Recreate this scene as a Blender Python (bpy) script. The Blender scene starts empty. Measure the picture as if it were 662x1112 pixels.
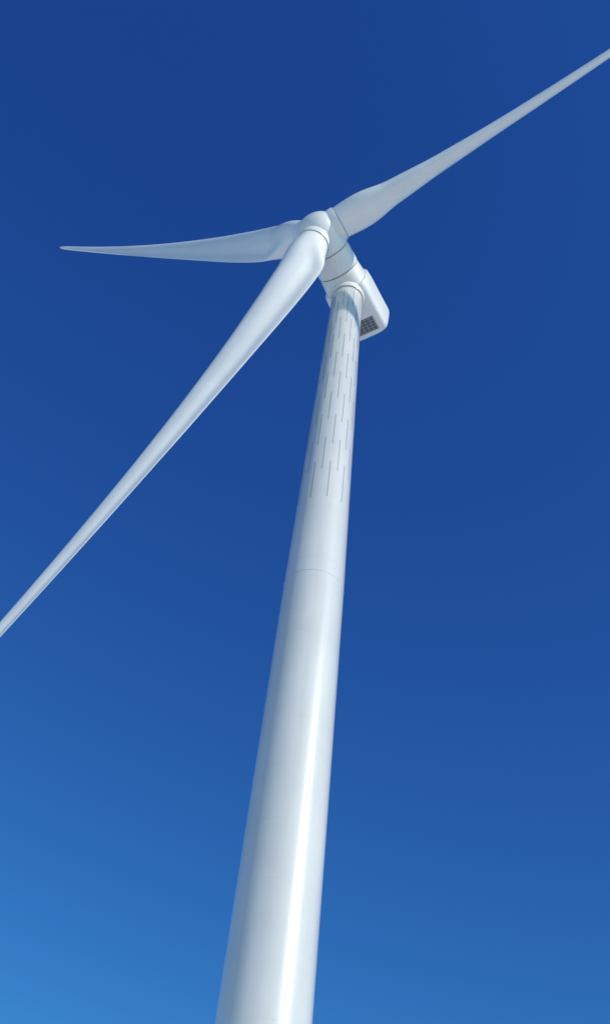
import bpy, bmesh, math
import numpy as np
from mathutils import Vector, Matrix, noise

# ------------------------------------------------------------------ parameters
F_PX=1066.7; PH=1112.0
YAW,PITCH,ROLL=-0.02726,0.8589,0.13501
D=41.229; PSI=0.59144; PHI=1.26989; R=59.0; OV=5.314
H=80.0; TILT=0.08841; PREBEND=3.19
SUN_AZ_FROM_TOWER_FRONT=math.radians(48)   # to the right of the viewer
SUN_EL=math.radians(27)

scene=bpy.context.scene
scene.view_settings.view_transform='Standard'
scene.view_settings.look='None'
scene.view_settings.exposure=0
COL=scene.collection

def link(o,parent=None):
    COL.objects.link(o)
    if parent: o.parent=parent
    return o
def mesh_obj(name,verts,faces,mat=None,parent=None,smooth=True,angle=None):
    me=bpy.data.meshes.new(name); me.from_pydata([tuple(v) for v in verts],[],faces); me.update()
    bm=bmesh.new(); bm.from_mesh(me); bmesh.ops.recalc_face_normals(bm,faces=bm.faces); 
    bm.to_mesh(me); bm.free()
    if mat: me.materials.append(mat)
    if smooth: me.polygons.foreach_set('use_smooth',[True]*len(me.polygons))
    if angle is not None:
        me.set_sharp_from_angle(angle=angle)
    o=bpy.data.objects.new(name,me)
    return link(o,parent)
def empty(name,parent=None):
    o=bpy.data.objects.new(name,None); o.empty_display_size=2
    return link(o,parent)

# ------------------------------------------------------------------ materials
def paint(name,col=(0.78,0.80,0.82),rough=0.32,streak=True,amt=0.06,coat=0.3,crough=0.12):
    m=bpy.data.materials.new(name); m.use_nodes=True; nt=m.node_tree; N=nt.nodes; L=nt.links
    b=N['Principled BSDF']; b.inputs['Roughness'].default_value=rough
    b.inputs['Coat Weight'].default_value=coat; b.inputs['Coat Roughness'].default_value=crough
    tc=N.new('ShaderNodeTexCoord'); mp=N.new('ShaderNodeMapping'); L.new(tc.outputs['Object'],mp.inputs[0])
    mp.inputs['Scale'].default_value=(1.6,1.6,0.12) if streak else (0.5,0.5,0.5)
    n=N.new('ShaderNodeTexNoise'); n.inputs['Scale'].default_value=1.0; n.inputs['Detail'].default_value=6; L.new(mp.outputs[0],n.inputs['Vector'])
    n2=N.new('ShaderNodeTexNoise'); n2.inputs['Scale'].default_value=0.35; n2.inputs['Detail'].default_value=4; L.new(tc.outputs['Object'],n2.inputs['Vector'])
    mx=N.new('ShaderNodeMath'); mx.operation='MULTIPLY'; L.new(n.outputs['Fac'],mx.inputs[0]); L.new(n2.outputs['Fac'],mx.inputs[1])
    cr=N.new('ShaderNodeValToRGB'); e=cr.color_ramp.elements
    e[0].position=0.12; e[0].color=(col[0]*(1-2*amt),col[1]*(1-1.8*amt),col[2]*(1-1.9*amt),1)
    e[1].position=0.36; e[1].color=(*col,1)
    L.new(mx.outputs[0],cr.inputs[0]); L.new(cr.outputs[0],b.inputs['Base Color'])
    rr=N.new('ShaderNodeMapRange'); rr.inputs[3].default_value=rough*0.85; rr.inputs[4].default_value=rough*1.25
    L.new(n.outputs['Fac'],rr.inputs[0]); L.new(rr.outputs[0],b.inputs['Roughness'])
    return m
def plain(name,col,rough=0.6,metal=0.0):
    m=bpy.data.materials.new(name); m.use_nodes=True; nt=m.node_tree; b=nt.nodes['Principled BSDF']
    n=nt.nodes.new('ShaderNodeTexNoise'); n.inputs['Scale'].default_value=3
    cr=nt.nodes.new('ShaderNodeValToRGB'); cr.color_ramp.elements[0].color=(*[c*.8 for c in col],1); cr.color_ramp.elements[1].color=(*[c*1.1 for c in col],1)
    nt.links.new(n.outputs['Fac'],cr.inputs[0]); nt.links.new(cr.outputs[0],b.inputs['Base Color'])
    b.inputs['Roughness'].default_value=rough; b.inputs['Metallic'].default_value=metal
    return m
M_TOWER=paint('tower_paint',col=(0.655,0.635,0.60),rough=0.30,amt=0.05,coat=1.0,crough=0.10)
M_BLADE=paint('blade_gelcoat',col=(0.80,0.78,0.74),rough=0.36,amt=0.04)
M_SHELL=paint('nacelle_gelcoat',col=(0.78,0.76,0.72),rough=0.33,streak=False,amt=0.05)
M_DARK=plain('dark_seal',(0.13,0.135,0.14),0.7)
M_YAW=plain('yaw_seal_grey',(0.32,0.33,0.34),0.7)
M_MARK=plain('tower_marking_grey',(0.10,0.12,0.14),0.6)
M_SEAM=plain('seam_grey',(0.54,0.53,0.52),0.45)
M_GRILLE=plain('grille_metal',(0.35,0.36,0.37),0.45,0.2)
M_CONC=plain('concrete',(0.38,0.37,0.35),0.85)
M_STEEL=plain('galvanised_steel',(0.4,0.41,0.42),0.45,0.7)

# ------------------------------------------------------------------ turbine root
turbine=empty('wind_turbine'); turbine.location=(0,D,0)

# ---------------- tower
ZT=H-2.15
prof=[(0.0,4.02),(17.95,3.88),(30,3.74),(42.5,3.56),(58,3.16),(74.75,2.68),(79,2.60)]
def tdia(z):
    return float(np.interp(z,[p[0] for p in prof],[p[1] for p in prof]))
NS=160
zs=list(np.linspace(0.25,ZT+0.5,90))
verts=[];faces=[]
for z in zs:
    r=tdia(z)/2
    for i in range(NS):
        a=2*math.pi*i/NS; verts.append((r*math.cos(a),r*math.sin(a),z))
for j in range(len(zs)-1):
    for i in range(NS):
        a=j*NS+i; b=j*NS+(i+1)%NS; faces.append((a,b,b+NS,a+NS))
mesh_obj('tower_shell',verts,faces,M_TOWER,turbine)
def ring(name,z,h,proud,mat,parent=turbine,rad=None,ns=128):
    r0=(tdia(z)/2 if rad is None else rad); v=[];f=[]
    pr=[(r0-0.05,z-h/2),(r0+proud,z-h/2+h*.15),(r0+proud,z+h/2-h*.15),(r0-0.05,z+h/2)]
    for (r,zz) in pr:
        for i in range(ns):
            a=2*math.pi*i/ns; v.append((r*math.cos(a),r*math.sin(a),zz))
    for j in range(3):
        for i in range(ns):
            a=j*ns+i;b=j*ns+(i+1)%ns; f.append((a,b,b+ns,a+ns))
    return mesh_obj(name,v,f,mat,parent,angle=0.6)
JM=42.4
ring('flange_joint_mid',JM,0.075,0.008,M_SEAM)
for k,z in enumerate(np.arange(2.9,ZT-1,2.9)):
    if abs(z-JM)>1: ring('weld_seam_%d'%k,z,0.022,0.0025,M_TOWER)
v=[];f=[]
def plate(a,z,w,h):
    r=tdia(z)/2+0.008; ca,sa=math.cos(a),math.sin(a); t=np.array([-sa,ca,0]); rad=np.array([ca,sa,0]); b=len(v)
    for dz in (-h/2,h/2):
        for dt in (-w/2,w/2):
            v.append(rad*r+t*dt+np.array([0,0,z+dz]))
    for dz in (-h/2,h/2):
        for dt in (-w/2,w/2):
            v.append(rad*(r-0.03)+t*dt+np.array([0,0,z+dz]))
    f.extend([(b,b+1,b+3,b+2),(b,b+4,b+5,b+1),(b+1,b+5,b+7,b+3),(b+3,b+7,b+6,b+2),(b+2,b+6,b+4,b)])
NC=20; Z0,Z1=49.3,ZT-0.7; PER=5.6
for c in range(NC):
    a=math.radians(-90+5+c*18)
    off=0 if c%2==0 else PER/2
    z=Z0 if c%2==0 else Z0+0.17*PER
    while z<Z1:
        if ((z-Z0+off)%PER)<PER*0.64: plate(a,z,0.05,0.12)
        z+=0.21
mesh_obj('marking_studs',v,f,M_MARK,turbine,smooth=False)
ring('base_flange',0.32,0.3,0.16,M_STEEL)
def lathe_z(name,pr,mat,parent,ns=96,angle=0.6):
    v=[];f=[]
    for (r,zz) in pr:
        for i in range(ns):
            a=2*math.pi*i/ns; v.append((r*math.cos(a),r*math.sin(a),zz))
    for j in range(len(pr)-1):
        for i in range(ns):
            a=j*ns+i;b=j*ns+(i+1)%ns; f.append((a,b,b+ns,a+ns))
    f.append(tuple(range((len(pr)-1)*ns,len(pr)*ns)))
    return mesh_obj(name,v,f,mat,parent,angle=angle)
lathe_z('foundation_plinth',[(3.0,-0.4),(3.0,0.12),(2.92,0.2)],M_CONC,turbine)
def box(name,cx,cy,cz,sx,sy,sz,mat,parent,bev=0.02,rot=None):
    bm=bmesh.new(); bmesh.ops.create_cube(bm,size=1); bmesh.ops.scale(bm,vec=(sx,sy,sz),verts=bm.verts)
    if bev: bmesh.ops.bevel(bm,geom=list(bm.edges),offset=bev,segments=2,affect='EDGES')
    me=bpy.data.meshes.new(name); bm.to_mesh(me); bm.free(); me.materials.append(mat)
    o=bpy.data.objects.new(name,me); o.location=(cx,cy,cz); 
    if rot: o.rotation_euler=rot
    return link(o,parent)
box('door_frame',-2.02,0,2.75,0.16,1.1,2.4,M_TOWER,turbine,0.05)
box('door_leaf',-2.09,0,2.7,0.06,0.85,2.1,M_SEAM,turbine,0.02)
for k in range(7):
    box('stair_step_%d'%k,-2.9-0.27*k,0,1.5-0.2*k,0.27,1.0,0.04,M_STEEL,turbine,0)
box('stair_landing',-2.45,0,1.62,0.75,1.2,0.05,M_STEEL,turbine,0)
for s in (-1,1):
    box('handrail_%d'%(s+2),-3.6,0.55*s,1.75,2.4,0.04,0.04,M_STEEL,turbine,0,(0,math.radians(-36),0))
    for k in range(3): box('rail_post_%d_%d'%(s+2,k),-2.75-0.8*k,0.55*s,1.55-0.58*k,0.04,0.04,1.4,M_STEEL,turbine,0)

# ---------------- nacelle / rotor frame
n0=Vector((-math.sin(PSI),-math.cos(PSI),0)); n=n0*math.cos(TILT)+Vector((0,0,math.sin(TILT)))
u=Vector((math.cos(PSI),-math.sin(PSI),0)); w=u.cross(-n)
Mx=Matrix((( -u.x,n.x,w.x,0),(-u.y,n.y,w.y,0),(-u.z,n.z,w.z,0),(0,0,0,1)))
head=empty('nacelle_and_rotor',turbine)
head.matrix_local=Matrix.Translation(Vector((0,0,H))+n*OV) @ Mx

def lathe_y(name,pr,mat,parent,ns=96,angle=0.5,caps=(False,False)):
    v=[];f=[]
    for (y,r) in pr:
        for i in range(ns):
            a=2*math.pi*i/ns; v.append((r*math.cos(a),y,r*math.sin(a)))
    for j in range(len(pr)-1):
        for i in range(ns):
            a=j*ns+i;b=j*ns+(i+1)%ns; f.append((a,b,b+ns,a+ns))
    if caps[0]: f.append(tuple(range(ns)))
    if caps[1]: f.append(tuple(range((len(pr)-1)*ns,len(pr)*ns)))
    return mesh_obj(name,v,f,mat,parent,angle=angle)
sp=[]
RS=1.9
for k in range(29):
    t=k/28*math.pi/2
    sp.append((0.25+1.65*math.cos(t), max(0.002,RS*math.sin(t)**0.9)))
sp+=[(-0.2,RS+0.02),(-0.9,RS+0.02),(-1.45,RS-0.02),(-1.55,RS-0.1),(-1.55,1.2)]
lathe_y('spinner',sp,M_SHELL,head)
lathe_y('rotor_gap_seal',[(-1.5,1.7),(-1.75,1.7)],M_DARK,head)
lathe_y('front_canopy',[(-1.62,1.2),(-1.62,1.70),(-1.68,1.79),(-1.8,1.82),(-3.3,1.84),(-3.42,1.80),(-3.46,1.7)],M_SHELL,head)
lathe_y('canopy_gap_seal',[(-3.4,1.73),(-3.6,1.73)],M_DARK,head)
def loft_y(name,secs,mat,parent,ns=96,cap_end=True):
    v=[];f=[]
    for (y,hw,ht,zc,ex) in secs:
        for i in range(ns):
            a=2*math.pi*i/ns; c,s=math.cos(a),math.sin(a)
            v.append((hw*math.copysign(abs(c)**(2/ex),c),y,zc+ht*math.copysign(abs(s)**(2/ex),s)))
    for j in range(len(secs)-1):
        for i in range(ns):
            a=j*ns+i;b=j*ns+(i+1)%ns; f.append((a,b,b+ns,a+ns))
    f.append(tuple(range(ns)))
    f.append(tuple(range((len(secs)-1)*ns,len(secs)*ns)))
    return mesh_obj(name,v,f,mat,parent,angle=0.7)
secs=[(-3.52,1.2,1.2,0,2.0),(-3.52,1.74,1.74,0,2.0),(-3.6,1.82,1.82,0,2.0),(-4.1,1.82,1.84,0,2.4),(-4.75,1.80,1.86,0,3.2),(-4.8,1.80,1.86,0,3.3),(-4.86,1.96,1.88,0,3.8),(-5.0,2.0,1.88,0,4.2),(-5.8,2.0,1.9,0,5.5)]
Y1=-9.8
for y in (-7.0,-8.6): secs.append((y,1.98,1.9,0,6))
for k in range(9):
    t=k/8*math.pi/2; secs.append((Y1+0.7-0.7*math.sin(t)-0.0,1.98-0.7*(1-math.cos(t)),1.9-0.7*(1-math.cos(t)),0,6-2*(k/8)))
loft_y('rear_canopy',secs,M_SHELL,head)
GY=-8.5
box('grille_recess',-0.0,GY,-1.90,2.4,1.3,0.04,M_DARK,head,0)
for k in range(5): box('grille_slat_%d'%k,0,GY+0.54-0.27*k,-1.935,2.4,0.05,0.03,M_GRILLE,head,0)
for k in range(7): box('grille_bar_%d'%k,-1.2+0.4*k,GY,-1.95,0.06,1.32,0.03,M_GRILLE,head,0)
box('anemometer_mast',0,-9.0,2.2,0.06,0.06,0.9,M_STEEL,head,0)
box('anemometer_arm',0,-9.0,2.65,0.9,0.05,0.05,M_STEEL,head,0)
lathe_z('yaw_skirt',[(1.32,ZT-0.02),(1.44,ZT-0.02),(1.48,ZT+0.08),(1.48,ZT+0.6)],M_SHELL,turbine)
ring('yaw_gap',ZT-0.05,0.07,0.02,M_YAW)

# ---------------- blades
def airfoil(th,N=36,camber=0.03):
    pts=[]
    def yt(x): return 5*th*(0.2969*math.sqrt(x)-0.1260*x-0.3516*x*x+0.2843*x**3-0.1020*x**4)
    for k in range(N):
        b=math.pi*k/N; x=0.5*(1+math.cos(b)); c=camber*4*x*(1-x); pts.append((x,c+yt(x)+0.004*x))
    for k in range(N):
        b=math.pi*k/N; x=0.5*(1-math.cos(b)); c=camber*4*x*(1-x)
        s=1.0-0.6*math.exp(-((x-0.8)/0.2)**2)
        pts.append((x,c-yt(x)*s-0.004*x))
    return pts
rg=np.linspace(0,R,1500)
def sm(xs,ys,sig):
    y=np.interp(rg,xs,ys); k=int(sig/(rg[1]-rg[0]))*3
    kern=np.exp(-0.5*(np.arange(-k,k+1)/(k/3))**2); kern/=kern.sum()
    return np.convolve(np.pad(y,k,mode='edge'),kern,mode='valid')
CH=sm([1.3,2.2,3.2,4.2,5.5,7.0,8.5,10,13,16,20,26,34,42,48,53,57,59],[2.65,2.72,3.0,3.38,3.75,3.92,3.95,3.92,3.75,3.5,3.15,2.6,1.96,1.43,1.1,0.88,0.66,0.55],0.7)
TH=sm([3,6.5,10.8,17,30,50,59],[0.85,0.55,0.38,0.29,0.23,0.18,0.16],0.7)
TW=sm([1,6,12,20,35,59],[15,14,11,7,3,-1],1.2)
def blade(name,theta,parent):
    st=[]
    rr=list(np.concatenate([np.linspace(1.3,14,46),np.linspace(14.6,56.4,60),R-2.4*(1-np.sin(np.linspace(0.08,1,14)*math.pi/2))]))
    for r in rr:
        q=r/R
        ch=float(np.interp(r,rg,CH)); th=float(np.interp(r,rg,TH)); tw=math.radians(float(np.interp(r,rg,TW)))+PITCH_B
        if r>R-2.5: ch*=max(0.03,math.sqrt(max(0,1-((r-R+2.5)/2.51)**2)))
        bl=float(np.clip((r-2.0)/5.0,0,1)); bl=bl*bl*(3-2*bl)
        ax=0.5+(0.36-0.5)*bl
        pre=PREBEND*q*q
        st.append((r,ch,th,bl,tw,ax,pre))
    N=36; V=[];F=[]
    for (r,ch,th,bl,tw,ax,pre) in st:
        af=airfoil(th,N)
        for k,(x,y) in enumerate(af):
            b=math.pi*k/N
            cx=0.5+0.5*math.cos(b); cy=0.5*math.sin(b)
            X=x*bl+cx*(1-bl); Y=y*bl+cy*(1-bl)
            t=(ax-X)*ch; s=-Y*ch
            T=t*math.cos(tw)-s*math.sin(tw)*1.0; S=t*math.sin(tw)+s*math.cos(tw)
            V.append((-T,S+pre,r))
    n2=2*N
    for j in range(len(st)-1):
        for i in range(n2):
            a=j*n2+i;b=j*n2+(i+1)%n2; F.append((a,b,b+n2,a+n2))
    F.append(tuple(range(n2))); F.append(tuple(range((len(st)-1)*n2,len(st)*n2)))
    o=mesh_obj(name,V,F,M_BLADE,parent,angle=0.9)
    o.matrix_local=Matrix.Rotation(-theta,4,'Y')
    for nm,prf,mt in (('root_collar',[(1.2,1.2),(1.45,1.2),(1.50,1.8),(1.46,1.98),(1.2,2.0)],M_SHELL),('root_seal',[(1.2,2.0),(1.39,2.0),(1.39,2.05),(1.2,2.06)],M_YAW)):
        c=lathe_z(nm,prf[:],mt,o)
    return o
PITCH_B=math.radians(2)
for k,nm in enumerate(('blade_a','blade_b','blade_c')):
    blade(nm,PHI+k*2*math.pi/3,head)

# ------------------------------------------------------------------ ground
gm=bpy.data.materials.new('snow_ground'); gm.use_nodes=True; nt=gm.node_tree; b=nt.nodes['Principled BSDF']
tc=nt.nodes.new('ShaderNodeTexCoord'); ns_=nt.nodes.new('ShaderNodeTexNoise'); ns_.inputs['Scale'].default_value=0.06; ns_.inputs['Detail'].default_value=9
nt.links.new(tc.outputs['Object'],ns_.inputs['Vector'])
cr=nt.nodes.new('ShaderNodeValToRGB'); e=cr.color_ramp.elements
e[0].position=0.30; e[0].color=(0.50,0.46,0.38,1); e[1].position=0.42; e[1].color=(0.80,0.79,0.77,1)
nt.links.new(ns_.outputs['Fac'],cr.inputs[0]); nt.links.new(cr.outputs[0],b.inputs['Base Color']); b.inputs['Roughness'].default_value=0.8
bp=nt.nodes.new('ShaderNodeBump'); bp.inputs['Strength'].default_value=0.4; n3=nt.nodes.new('ShaderNodeTexNoise'); n3.inputs['Scale'].default_value=1.5; n3.inputs['Detail'].default_value=8
nt.links.new(tc.outputs['Object'],n3.inputs['Vector']); nt.links.new(n3.outputs['Fac'],bp.inputs['Height']); nt.links.new(bp.outputs[0],b.inputs['Normal'])
G=121; v=[];f=[]
for j in range(G):
    for i in range(G):
        fx=(i/(G-1)*2-1); fy=(j/(G-1)*2-1)
        x=math.copysign(abs(fx)**3,fx)*8000; y=math.copysign(abs(fy)**3,fy)*8000+20
        d=math.hypot(x,y-20); hgt=noise.noise(Vector((x/220,y/220,0)))*6*min(1,max(0,(d-70)/400))
        v.append((x,y,hgt))
for j in range(G-1):
    for i in range(G-1):
        a=j*G+i; f.append((a,a+1,a+1+G,a+G))
mesh_obj('ground',v,f,gm)

# ------------------------------------------------------------------ light
az=SUN_AZ_FROM_TOWER_FRONT
sd=Vector((math.sin(az)*math.cos(SUN_EL),-math.cos(az)*math.cos(SUN_EL),math.sin(SUN_EL)))
sl=bpy.data.lights.new('sun','SUN'); sl.energy=3.5; sl.angle=math.radians(0.5); sl.color=(1.0,0.955,0.885)
so=bpy.data.objects.new('sun',sl); so.rotation_euler=sd.to_track_quat('Z','Y').to_euler(); so.location=(60,-60,120); link(so)
wd=bpy.data.worlds.new('World'); scene.world=wd; wd.use_nodes=True; nt=wd.node_tree; bg=nt.nodes['Background']
sk=nt.nodes.new('ShaderNodeTexSky'); sk.sky_type='NISHITA'; sk.sun_disc=False; sk.sun_elevation=SUN_EL
sk.sun_rotation=math.atan2(sd.x,sd.y)%(2*math.pi)
sk.altitude=0; sk.air_density=1.0; sk.dust_density=0.2; sk.ozone_density=4.0
# deep, clear, saturated winter sky: per-channel response
sep=nt.nodes.new('ShaderNodeSeparateColor'); com=nt.nodes.new('ShaderNodeCombineColor'); nt.links.new(sk.outputs[0],sep.inputs[0])
for i,(a,g) in enumerate(((0.27,1.18),(0.65,1.28),(1.55,0.83))):
    p=nt.nodes.new('ShaderNodeMath'); p.operation='POWER'; p.inputs[1].default_value=g; nt.links.new(sep.outputs[i],p.inputs[0])
    q=nt.nodes.new('ShaderNodeMath'); q.operation='MULTIPLY'; q.inputs[1].default_value=a; nt.links.new(p.outputs[0],q.inputs[0])
    nt.links.new(q.outputs[0],com.inputs[i])
nt.links.new(com.outputs[0],bg.inputs[0]); bg.inputs[1].default_value=0.11

# ------------------------------------------------------------------ camera
cd=bpy.data.cameras.new('camera'); cam=bpy.data.objects.new('camera',cd); link(cam); scene.camera=cam
cd.sensor_fit='VERTICAL'; cd.angle=2*math.atan(PH/2/F_PX); cd.clip_start=0.1; cd.clip_end=30000
fw=Vector((math.sin(YAW)*math.cos(PITCH),math.cos(YAW)*math.cos(PITCH),math.sin(PITCH)))
ri=Vector((math.cos(YAW),-math.sin(YAW),0)); up=ri.cross(fw)
c,s=math.cos(ROLL),math.sin(ROLL)
r2=ri*c+up*s; u2=up*c-ri*s
cam.matrix_world=Matrix(((r2.x,u2.x,-fw.x,0),(r2.y,u2.y,-fw.y,0),(r2.z,u2.z,-fw.z,1.6),(0,0,0,1)))
